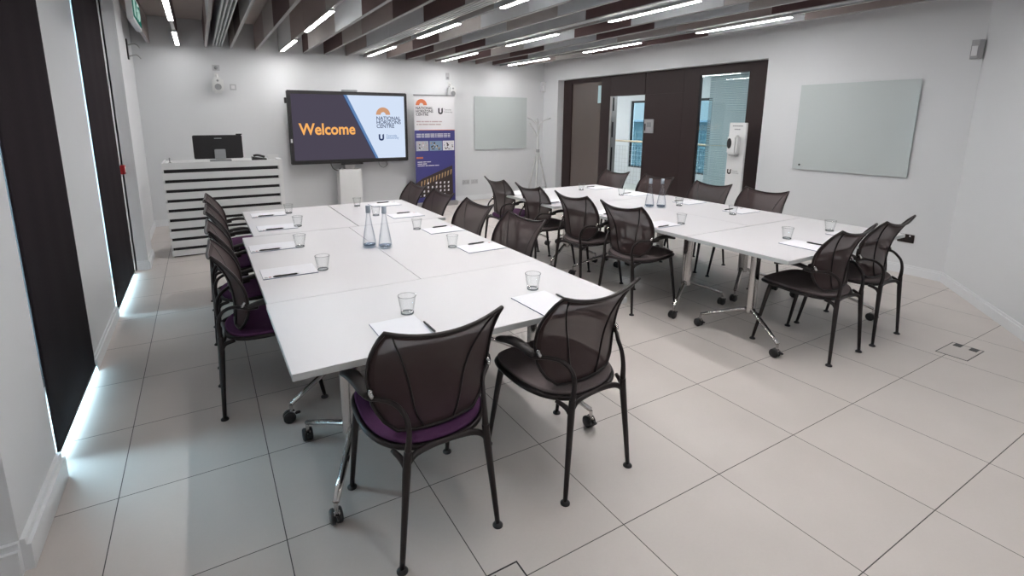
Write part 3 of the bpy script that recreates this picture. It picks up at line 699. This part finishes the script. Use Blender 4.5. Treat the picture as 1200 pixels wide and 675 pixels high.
# ------------------------------------------------------------------ lectern
t_ = thing('lectern_desk', 'white presenter desk with dark horizontal slots in the back left corner', 'desk', (-.41, 6.9, 0))
bm = NB(); box(bm, .015, 1.23, .03, .62, 0, 1.06); obj('carcass', bm, M_black, t_)
for k in range(10):
    z0 = -.001+k*.1145+(.012 if k == 0 else 0); z1 = k*.1145+.081
    if k == 9: z0, z1 = 1.035, 1.115
    bm = NB(); box(bm, 0, 1.235 if k < 9 else 1.235, 0, .032, z0+.004, z1, .002); p = obj('slat', bm, M_plast, t_)
    bm = NB(); box(bm, 0, .018, .032, .62, z0+.004, z1, .002); obj('side_slat', bm, M_plast, t_)
bm = NB(); box(bm, 1.235, 1.285, 0, .64, 0, 1.12, .003); obj('end_panel', bm, M_plast, t_)
bm = NB(); box(bm, 0, 1.285, .033, .64, 1.06, 1.10, .003); obj('worktop', bm, M_plast, t_)
bm = NB(); box(bm, 1.15, 1.28, .3, .32, 1.10, 1.16, .003); obj('upstand', bm, M_plast, t_)
t_ = thing('computer_monitor', 'black monitor seen from behind on the white presenter desk', 'monitor', (-.08, 7.12, 1.10))
bm = NB(); box(bm, 0, .535, 0, .045, .035, .32, .008); obj('screen_shell', bm, M_black, t_)
bm = NB(); box(bm, .22, .34, -.04, .0, .03, .15, .006); obj('stand_neck', bm, M_grey, t_)
bm = NB(); box(bm, .16, .40, -.06, .14, 0.0005, .02, .006); obj('stand_foot', bm, M_grey, t_)
bm = NB(); box(bm, .23, .31, -.003, .0, .275, .287); lb = obj('maker_badge', bm, M_grey, t_); lb['label'] = 'small grey badge'
bm = NB(); box(bm, .47, .54, .005, .04, .32, .335, .003); obj('webcam', bm, M_black, t_)
t_ = thing('desk_phone', 'small black phone on the right end of the presenter desk', 'phone', (.62, 7.15, 1.1005))
bm = NB(); prism(bm, [(-.07, 0), (.10, 0), (.10, .018), (-.07, .045)], -.05, .07, 'y'); obj('phone_base', bm, M_black, t_)
bm = NB(); tube(bm, [(-.05, -.01, .055), (.0, -.01, .062), (.08, -.01, .038)], .012, 8, 3, flat=1.2); obj('handset', bm, M_black, t_, 3)
t_ = thing('gooseneck_microphone', 'tiny microphone on the left end of the presenter desk', 'microphone', (-.33, 7.05, 1.1005))
bm = NB(); lathe(bm, [(0, 0), (.02, 0), (.02, .008), (.004, .012), (.003, .05), (0, .05)], 12); obj('stem', bm, M_black, t_, 1)
bm = NB(); lathe(bm, [(0, .045), (.008, .05), (.009, .06), (0, .07)], 10); obj('capsule', bm, M_grey, t_, 1)

# ------------------------------------------------------------------ big screen on its stand
M_scr_d = emis('screen_slate', (.072, .062, .090), 1.0); M_scr_l = emis('screen_pale', (.66, .76, .93), 1.0)
M_scr_b = emis('screen_blue', (.12, .23, .45), 1.0); M_scr_b2 = emis('screen_navy', (.03, .05, .13), 1.0); M_scr_o = emis('screen_orange', (.95, .45, .13), 1.0); M_scr_a = emis('screen_arc', (.62, .33, .19), 1.0)
TY = 8.72
t_ = thing('presentation_screen', 'large wall-height flat screen showing the word Welcome, on a white stand', 'screen', (1.245, TY, 0))
Wd, z0, z1 = 1.985, .885, 2.065
bm = NB(); box(bm, 0, Wd, 0, .09, z0, z1, .012); bz = obj('bezel', bm, M_black, t_)
bx = .055; sx0, sx1, sz0, sz1 = bx, Wd-bx, z0+.065, z1-.055
def pxs(a, b): return (sx0+(sx1-sx0)*a, sz1-(sz1-sz0)*b)
bm = NB(); prism(bm, [pxs(0, 0), pxs(.435, 0), pxs(.705, 1), pxs(0, 1)], -.0015, .001, 'y'); sd = obj('display', bm, M_scr_d, t_); sd['label'] = 'slate coloured left side of the slide'
bm = NB(); prism(bm, [pxs(.47, 0), pxs(1, 0), pxs(1, 1), pxs(.735, 1)], -.0015, .001, 'y'); obj('slide_pale', bm, M_scr_l, sd)
bm = NB(); prism(bm, [pxs(.435, 0), pxs(.442, 0), pxs(.712, 1), pxs(.705, 1)], -.0015, .001, 'y'); obj('slide_stripe', bm, M_scr_b2, sd)
bm = NB(); prism(bm, [pxs(.442, 0), pxs(.47, 0), pxs(.735, 1), pxs(.712, 1)], -.0015, .001, 'y'); obj('slide_stripe', bm, M_scr_b, sd)
p = pxs(.058, .615); text('slide_text', 'Welcome', .255, M_scr_o, sd, p[0]-.01, -.003, p[1]+.01, .006, sx=.885)
def arc(name, cx, cz, r0, r1, m, par, yd):
    bm = NB(); n = 20
    pts = [(cx+r1*math.cos(PI*k/n), cz+r1*math.sin(PI*k/n)) for k in range(n+1)]+[(cx+r0*math.cos(PI*(n-k)/n), cz+r0*math.sin(PI*(n-k)/n)) for k in range(n+1)]
    for k in range(n):
        a, b2 = PI*k/n, PI*(k+1)/n
        prism(bm, [(cx+r1*math.cos(a), cz+r1*math.sin(a)), (cx+r1*math.cos(b2), cz+r1*math.sin(b2)), (cx+r0*math.cos(b2), cz+r0*math.sin(b2)), (cx+r0*math.cos(a), cz+r0*math.sin(a))], yd-.001, yd, 'y')
    return obj(name, bm, m, par)
p = pxs(.795, .30); arc('slide_emblem', p[0], p[1], .045, .125, M_scr_a, sd, -.002)
for k, w_ in enumerate(('NATIONAL', 'HORIZONS', 'CENTRE')):
    p = pxs(.728, .385+.063*k); text('slide_text', w_, .088, M_scr_b2, sd, p[0], -.003, p[1], .001, sx=.98)
def umark(name, cx, cz, s, m, par, yd):
    bm = NB(); w = .30*s
    prism(bm, [(cx-.5*s, cz+.55*s), (cx-.5*s+w, cz+.62*s), (cx-.5*s+w, cz-.12*s), (cx-.12*s, cz-.26*s), (cx+.12*s, cz-.26*s), (cx+.5*s-w, cz-.12*s), (cx+.5*s-w, cz+.5*s), (cx+.5*s, cz+.65*s),
               (cx+.5*s, cz-.2*s), (cx+.36*s, cz-.48*s), (cx+.1*s, cz-.58*s), (cx-.1*s, cz-.58*s), (cx-.36*s, cz-.48*s), (cx-.5*s, cz-.2*s)], yd-.001, yd, 'y')
    return obj(name, bm, m, par)
p = pxs(.77, .665); umark('slide_emblem', p[0], p[1], .095, M_scr_b2, sd, -.002)
p = pxs(.815, .655); text('slide_text', 'Teesside', .056, M_scr_b, sd, p[0], -.003, p[1]); p = pxs(.815, .69); text('slide_text', 'University', .056, M_scr_b, sd, p[0], -.003, p[1])
bm = NB(); box(bm, .012, .04, -.004, 0, 1.24, 1.30); k_ = obj('indicator', bm, M_plast, bz)
bm = NB(); box(bm, .86, 1.12, -.01, .06, z1+.001, z1+.03, .008); obj('camera_bar', bm, M_grey, t_)
bm = NB(); box(bm, -.035, -.001, .02, .07, 1.86, 1.95, .006); obj('side_clip', bm, M_black, t_)
bm = NB(); box(bm, .80, 1.16, .0, .07, .855, .884, .005); obj('connector_tray', bm, M_black, t_)
bm = NB(); box(bm, .75, 1.13, .02, .22, .03, .775, .006); st = obj('stand_column', bm, M_plast, t_); st['label'] = 'white boxed column'
bm = NB(); box(bm, .86, 1.03, .05, .18, .776, .96, .004); obj('lift_mast', bm, M_steel, t_)
bm = NB(); box(bm, .55, 1.35, -.10, .33, 0, .03, .006); obj('base_plate', bm, M_plast, t_)
bm = NB(); tube(bm, [(.62, .05, .90), (.66, .06, .80), (.74, .08, .76), (.80, .1, .80)], .007, 6, 4); obj('cable', bm, M_black, t_, 3)
t_ = thing('wall_cable', 'thin loop of grey cable hanging below the right end of the screen', 'cable', (2.85, YB-.02, .9))
bm = NB(); tube(bm, [(-.06, 0, 0), (-.05, 0, -.10), (.02, 0, -.15), (.1, 0, -.10), (.10, 0, 0), (.36, 0, .2), (.5, 0, .6), (.42, 0, 1.0)], .006, 6, 5); obj('cable_loop', bm, M_grey, t_, 3)

# ------------------------------------------------------------------ pull-up banner
M_navy = mat('banner_navy', (.045, .045, .20), .5); M_bw = mat('banner_white', (.74, .74, .76), .5); M_bo = mat('banner_orange', (.60, .17, .07), .5)
M_btx = mat('banner_text', (.03, .03, .04), .5); M_bpk = mat('banner_pale_text', (.50, .40, .40), .5); M_bg = mat('banner_photo_grey', (.45, .47, .5), .5); M_bbk = mat('banner_brown', (.035, .022, .02), .5)
M_bgl = mat('banner_gold', (.40, .26, .13), .5); M_bl = mat('banner_sky', (.20, .30, .42), .5)
t_ = thing('pull_up_banner', 'tall white and navy pull-up banner beside the big screen', 'banner', (3.385, 8.78, 0))
BW, BZ0, BZ1 = .80, .10, 2.035
bm = NB(); box(bm, -.02, BW+.02, -.09, .11, 0, .085, .012); obj('base_cassette', bm, M_steel, t_, .6)
bm = NB(); tube(bm, [(BW/2, .03, .08), (BW/2, .03, BZ1)], .008, 8, 1); obj('support_pole', bm, M_steel, t_, 1)
bm = NB(); box(bm, -.005, BW+.005, -.012, .016, BZ1, BZ1+.022, .004); obj('top_rail', bm, M_grey, t_)
bm = NB(); box(bm, 0, BW, 0, .002, 1.42, BZ1); pw = obj('header_sheet', bm, M_bw, t_); pw['label'] = 'white upper part of the printed sheet'
bm = NB(); box(bm, 0, BW, 0, .002, BZ0-.02, 1.42); pn = obj('printed_sheet', bm, M_navy, t_); pn['label'] = 'navy lower part of the printed sheet'
bm = NB(); box(bm, .08, BW, -.002, 0, 1.418, 1.428); obj('divider', bm, M_bo, pw)
arc('emblem', .140, 1.868, .040, .108, M_bo, pw, -.001)
for k, w_ in enumerate(('NATIONAL', 'HORIZONS', 'CENTRE')): text('banner_text', w_, .066, M_btx, pw, .030, -.002, 1.795-.056*k, .001)
umark('emblem', .515, 1.765, .095, M_btx, pw, -.001)
text('banner_text', 'Teesside', .042, M_grey, pw, .585, -.002, 1.78); text('banner_text', 'University', .042, M_grey, pw, .585, -.002, 1.74)
def lines(par, m, x0, z, h, words, yd=-.001):
    bm = NB(); x = x0
    for w_ in words: box(bm, x, x+w_, yd-.001, yd, z, z+h); x += w_+.012
    return obj('print_line', bm, m, par)
lines(pw, M_bpk, .04, 1.565, .022, (.08, .05, .09, .03, .13, .06)); lines(pw, M_bpk, .04, 1.515, .022, (.03, .06, .11, .13, .10))
for z in (1.345, 1.318, 1.291): lines(pn, M_bw, .03, z, .012, (.09, .05, .1, .08, .03, .12, .07, .05))
random.seed(9)
for k, (xa, xb) in enumerate(((.02, .26), (.285, .535), (.55, .785))):
    bm = NB(); box(bm, xa, xb, -.002, 0, 1.045, 1.225); ph = obj('photo_print', bm, [M_bg, M_bl, M_bw][k], pn)
    for j in range(22):
        bm = NB(); cx_ = random.uniform(xa+.03, xb-.03); cz_ = random.uniform(1.07, 1.20); rr_ = random.uniform(.008, .02)
        prism(bm, [(cx_+rr_*math.cos(a)*random.uniform(.7, 1.1), cz_+rr_*math.sin(a)*random.uniform(.7, 1.1)) for a in [2*PI*q/7 for q in range(7)]], -.0032-.0001*j, -.002, 'y')
        obj('photo_detail', bm, random.choice([[M_btx, M_bw, M_bpk], [M_bbk, M_bg, M_bgl, M_btx], [M_bbk, M_bpk, M_bg, M_btx]][k]), pn)
bm = NB(); box(bm, .02, .15, -.002, 0, .905, .935); obj('tag_print', bm, M_bo, pn)
for z, w_ in ((.835, (.1, .06, .08)), (.80, (.09, .08)), (.765, (.14, .05, .12, .08))): lines(pn, M_bw, .04, z, .014, w_)
bm = NB(); prism(bm, [(0, .45), (.12, .53), (.74, .76), (.75, .18), (0, .18)], -.002, 0, 'y'); obj('building_print', bm, M_bbk, pn)
bm = NB()
for k in range(11):
    x = .10+k*.06; zt_ = .50+(x-.1)*.33
    prism(bm, [(x, zt_-.02), (x+.03, zt_-.01), (x+.015, zt_-.10), (x-.005, zt_-.12)], -.0032, -.002, 'y')
obj('roof_fins_print', bm, M_bgl, pn)
bm = NB()
for rr_ in range(4):
    for k in range(8):
        if random.random() < .8: x = .06+k*.083; prism(bm, [(x, .42-.075*rr_), (x+.03, .425-.075*rr_), (x+.03, .465-.075*rr_), (x, .455-.075*rr_)], -.0032, -.002, 'y')
obj('windows_print', bm, M_bw, pn)

# things on the back wall
M_plate = mat('plate_plastic', (.50, .51, .53), .4)
def speaker(x, z, lab):
    t_ = thing('wall_speaker', lab, 'speaker', (x, YB, z), 0, 'white wall speakers')
    bm = NB(); box(bm, -.078, .078, -.17, -.03, -.12, .11, .03); obj('cabinet', bm, M_plast, t_, .9)
    bm = NB(); lathe(bm, [(0, 0), (.046, 0), (.046, .006), (.03, .003), (.012, .006), (0, .008)], 18, (0, 0, 0), Matrix.Translation((0, -.169, -.03)) @ Matrix.Rotation(PI/2, 4, 'X')); obj('woofer', bm, M_grey, t_, 1)
    bm = NB(); lathe(bm, [(0, 0), (.016, 0), (.016, .005), (0, .006)], 14, (0, 0, 0), Matrix.Translation((0, -.169, .062)) @ Matrix.Rotation(PI/2, 4, 'X')); obj('tweeter', bm, M_grey, t_, 1)
    bm = NB(); tube(bm, [(0, -.10, .09), (0, -.08, .13), (0, -.01, .15)], .014, 8, 3); box(bm, -.03, .03, -.012, 0, .11, .19, .004); obj('bracket', bm, M_plast, t_, .8)
speaker(.315, 2.12, 'small white wall speaker above the presenter desk')
speaker(4.235, 2.13, 'small white wall speaker above the pull-up banner')
def plate(name, x, z, w, h, lab, cat, grp=None, dk=None):
    t_ = thing(name, lab, cat, (x, YB, z), 0, grp)
    bm = NB(); box(bm, -w/2, w/2, -.01, 0, -h/2, h/2, .003); obj('faceplate', bm, M_plate, t_)
    return t_
p = plate('wall_sensor', .315, 2.38, .10, .085, 'small square sensor high on the back wall above the left speaker', 'sensor')
bm = NB(); lathe(bm, [(0, .012), (.02, .010), (.026, 0)], 14, (0, 0, 0), Matrix.Translation((0, -.01, 0)) @ Matrix.Rotation(PI/2, 4, 'X')); obj('lens', bm, M_grey, p, 1)
p = plate('wall_plate', .525, 2.10, .09, .09, 'blank white plate on the back wall right of the left speaker', 'wall plate')
bm = NB(); box(bm, -.025, .025, -.013, -.01, -.025, .025); obj('insert', bm, M_bw, p)
p = plate('wall_box', 4.20, 2.42, .07, .13, 'small white box high on the back wall above the banner speaker', 'wall box')
bm = NB(); box(bm, -.02, .02, -.013, -.01, -.05, -.01); obj('insert', bm, M_grey, p)
for x, lab in ((4.575, 'left of the two white wall sockets under the far glass board'), (4.77, 'right of the two white wall sockets under the far glass board')):
    p = plate('wall_socket', x, .375, .15, .09, lab, 'socket', 'white sockets on the back wall')
    for s in (-1, 1):
        bm = NB()
        for a, b2 in ((0, .018), (-.011, -.006), (.011, -.006)): box(bm, s*.036+a-.003, s*.036+a+.003, -.0115, -.01, b2-.005, b2+.005)
        obj('socket_holes', bm, M_black, p)
t_ = thing('glass_whiteboard', 'pale glass writing board on the back wall left of the coat stand', 'writing board', (4.765, YB-.001, 1.02), 0, 'glass writing boards')
bm = NB(); box(bm, 0, 1.24, -.024, -.016, 0, 1.045, .001); obj('glass_sheet', bm, M_board, t_)
bm = NB(); box(bm, .003, 1.237, -.0158, -.0125, .003, 1.042); obj('edge', bm, M_bedge, t_)
for x in (.06, 1.18):
    for z in (.06, .985):
        bm = NB(); tube(bm, [(x, -.0125, z), (x, 0, z)], .012, 10, 1); obj('standoff', bm, M_steel, t_)
t_ = thing('glass_whiteboard', 'pale glass writing board on the right wall between the doors and the corner', 'writing board', (XR-.001, 3.645, 1.025), 0, 'glass writing boards')
bm = NB(); box(bm, -.024, -.016, -1.21, 0, 0, 1.015, .001); gs = obj('glass_sheet', bm, M_board, t_)
bm = NB(); box(bm, -.0158, -.0125, -1.207, -.003, .003, 1.012); obj('edge', bm, M_bedge, t_)
bm = NB(); lathe(bm, [(0, .004), (.012, .004), (.012, 0)], 12, (0, 0, 0), Matrix.Translation((-.024, -.085, .055)) @ Matrix.Rotation(-PI/2, 4, 'Y')); obj('magnet', bm, M_black, t_)
for y in (-.06, -1.15):
    for z in (.06, .955):
        bm = NB(); tube(bm, [(-.0125, y, z), (0, y, z)], .012, 10, 1); obj('standoff', bm, M_steel, t_)
# motion sensors in the wall corners
t_ = thing('motion_sensor', 'white motion sensor in the far right corner above the coat stand', 'sensor', (6.40, YB-.031, 2.30), 0, 'corner motion sensors')
bm = NB(); prism(bm, [(-.05, .03), (.05, -.05), (.05, .03)], -.10, .10, 'z'); obj('housing', bm, M_plate, t_)
bm = NB(); box(bm, -.02, .012, -.026, -.02, -.06, .02); obj('lens', bm, M_bw, t_)
t_ = thing('motion_sensor', 'white motion sensor high in the near right corner above the slanting wall', 'sensor', (XR-.035, 2.04, 2.28), 0, 'corner motion sensors')
bm = NB(); prism(bm, [(-.028, -.02), (-.01, -.05), (.03, -.03), (.034, .045), (-.02, .04)], -.085, .085, 'z'); obj('housing', bm, mat('sensor_grey', (.33, .33, .34), .4), t_)
bm = NB(); box(bm, -.033, -.026, -.012, .03, -.06, .03); obj('lens', bm, M_bw, t_)
t_ = thing('metal_socket', 'dark metal double socket low on the right wall by the corner', 'socket', (XR, 2.36, .385))
bm = NB(); box(bm, -.008, 0, -.075, .075, -.045, .045, .003); obj('faceplate', bm, mat('dark_metal', (.06, .05, .05), .3, .8), t_)
for s in (-1, 1):
    bm = NB(); box(bm, -.0095, -.008, s*.036-.016, s*.036+.016, -.012, .016); obj('socket_insert', bm, M_black, t_)
    bm = NB(); box(bm, -.011, -.008, s*.036-.006, s*.036+.006, .022, .036); obj('rocker', bm, M_plast, t_)

# ------------------------------------------------------------------ coat stand
M_stand = mat('stand_paint', (.56, .57, .57), .4)
t_ = thing('coat_stand', 'slender white coat stand in the far right corner', 'coat stand', (5.99, 8.62, 0))
for k in range(3):
    a = PI/2+k*2*PI/3+.35; r1, r2_ = .26, .17
    dx, dy = math.cos(a), math.sin(a)
    bm = NB(); tube(bm, [(dx*r1, dy*r1, .008), (dx*.06, dy*.06, .80), (-dx*.012, -dy*.012, 1.10), (dx*.02, dy*.02, 1.45), (dx*.045, dy*.045, 1.56)], [.015, .016, .016, .014, .012], 8, 4); obj('leg', bm, M_stand, t_, 3)
    bm = NB(); tube(bm, [(dx*.03, dy*.03, 1.53), (dx*.14, dy*.14, 1.60), (dx*.27, dy*.27, 1.645)], .011, 8, 3); obj('hook_arm', bm, M_stand, t_, 3)
bm = NB(); tube(bm, [(-.04, -.02, 1.28), (-.14, -.05, 1.42), (-.25, -.06, 1.55)], .011, 8, 3); obj('hook_arm', bm, M_stand, t_, 3)
bm = NB(); lathe(bm, [(0, .96), (.036, .96), (.036, 1.02), (0, 1.02)], 14); obj('collar', bm, M_grey, t_, 1)

# ------------------------------------------------------------------ sanitiser stand
t_ = thing('sanitiser_stand', 'white hand sanitiser stand with wall-type dispenser in front of the right sidelight', 'sanitiser stand', (6.33, 4.37, 0))
bm = NB(); box(bm, -.02, .02, -.125, .125, .012, 1.585, .004); bd = obj('panel', bm, M_plast, t_)
bm = NB(); box(bm, -.17, .17, -.17, .17, 0, .012, .003); obj('base_plate', bm, M_plast, t_)
bm = NB(); box(bm, -.13, -.021, -.075, .075, 1.16, 1.42, .025); ds = obj('dispenser', bm, M_plast, t_, .9)
bm = NB(); lathe(bm, [(0, .006), (.032, .005), (.036, 0)], 18, (0, 0, 0), Matrix.Translation((-.129, .03, 1.31)) @ Matrix.Rotation(-PI/2, 4, 'Y') @ Matrix.Diagonal((2.0, 1, 1, 1))); obj('level_window', bm, M_black, ds, 1)
bm = NB(); box(bm, -.10, -.03, -.05, .05, 1.145, 1.165, .004); obj('nozzle', bm, M_grey, ds)
bm = NB(); s = .06; cy, cz = .07, .92
prism(bm, [(cy+.5*s, cz+.55*s), (cy+.2*s, cz+.6*s), (cy+.2*s, cz-.12*s), (cy+.1*s, cz-.24*s), (cy-.1*s, cz-.24*s), (cy-.2*s, cz-.12*s), (cy-.2*s, cz+.5*s), (cy-.5*s, cz+.62*s), (cy-.5*s, cz-.2*s), (cy-.36*s, cz-.48*s), (cy-.1*s, cz-.58*s), (cy+.1*s, cz-.58*s), (cy+.36*s, cz-.48*s), (cy+.5*s, cz-.2*s)], -.0215, -.0203, 'x')
obj('emblem', bm, M_black, bd)
text('stand_text', 'Teesside', .026, M_grey, bd, -.0215, .03, .925, axis='x'); text('stand_text', 'University', .026, M_grey, bd, -.0215, .03, .900, axis='x')
for z, w_ in ((1.535, .15), (1.49, .08)):
    bm = NB(); q = -w_/2
    while q < w_/2: box(bm, -.0215, -.0203, q, q+.018, z, z+.014); q += .022
    obj('print_line', bm, M_grey, bd)

# ------------------------------------------------------------------ floor boxes
def floorbox(x, y, w, d, lab, dark):
    t_ = thing('floor_box', lab, 'floor box', (x, y, 0), 0, 'floor outlet boxes')
    bm = NB(); tk = .006
    for a in ((-w/2, w/2, -d/2, -d/2+tk), (-w/2, w/2, d/2-tk, d/2), (-w/2, -w/2+tk, -d/2+tk, d/2-tk), (w/2-tk, w/2, -d/2+tk, d/2-tk)): box(bm, a[0], a[1], a[2], a[3], 0.0002, .0022)
    obj('rim', bm, M_black if dark else mat('box_rim', (.10, .09, .09), .5), t_)
    bm = NB(); box(bm, -w/2+tk, w/2-tk, -d/2+tk, d/2-tk, .0002, .0016); obj('lid', bm, mat('lid_tile_%d' % dark, (.57, .53, .50), .4), t_)
    return t_
fb = floorbox(4.565, 1.245, .30, .18, 'square floor outlet box with two dark cable flaps, right of the pair of chairs', 0)
for dy in (-.045, .045):
    bm = NB(); box(bm, .08, .145, dy-.022, dy+.022, .0017, .004)
    obj('cable_flap', bm, M_black, fb)
fb = floorbox(.745, 1.235, .26, .22, 'floor outlet box with a brown flap at the bottom edge of the view', 1)
bm = NB(); box(bm, -.12, .03, -.10, .095, .0017, .004); fl = obj('cable_flap', bm, mat('brown_flap', (.10, .055, .055), .7), fb)
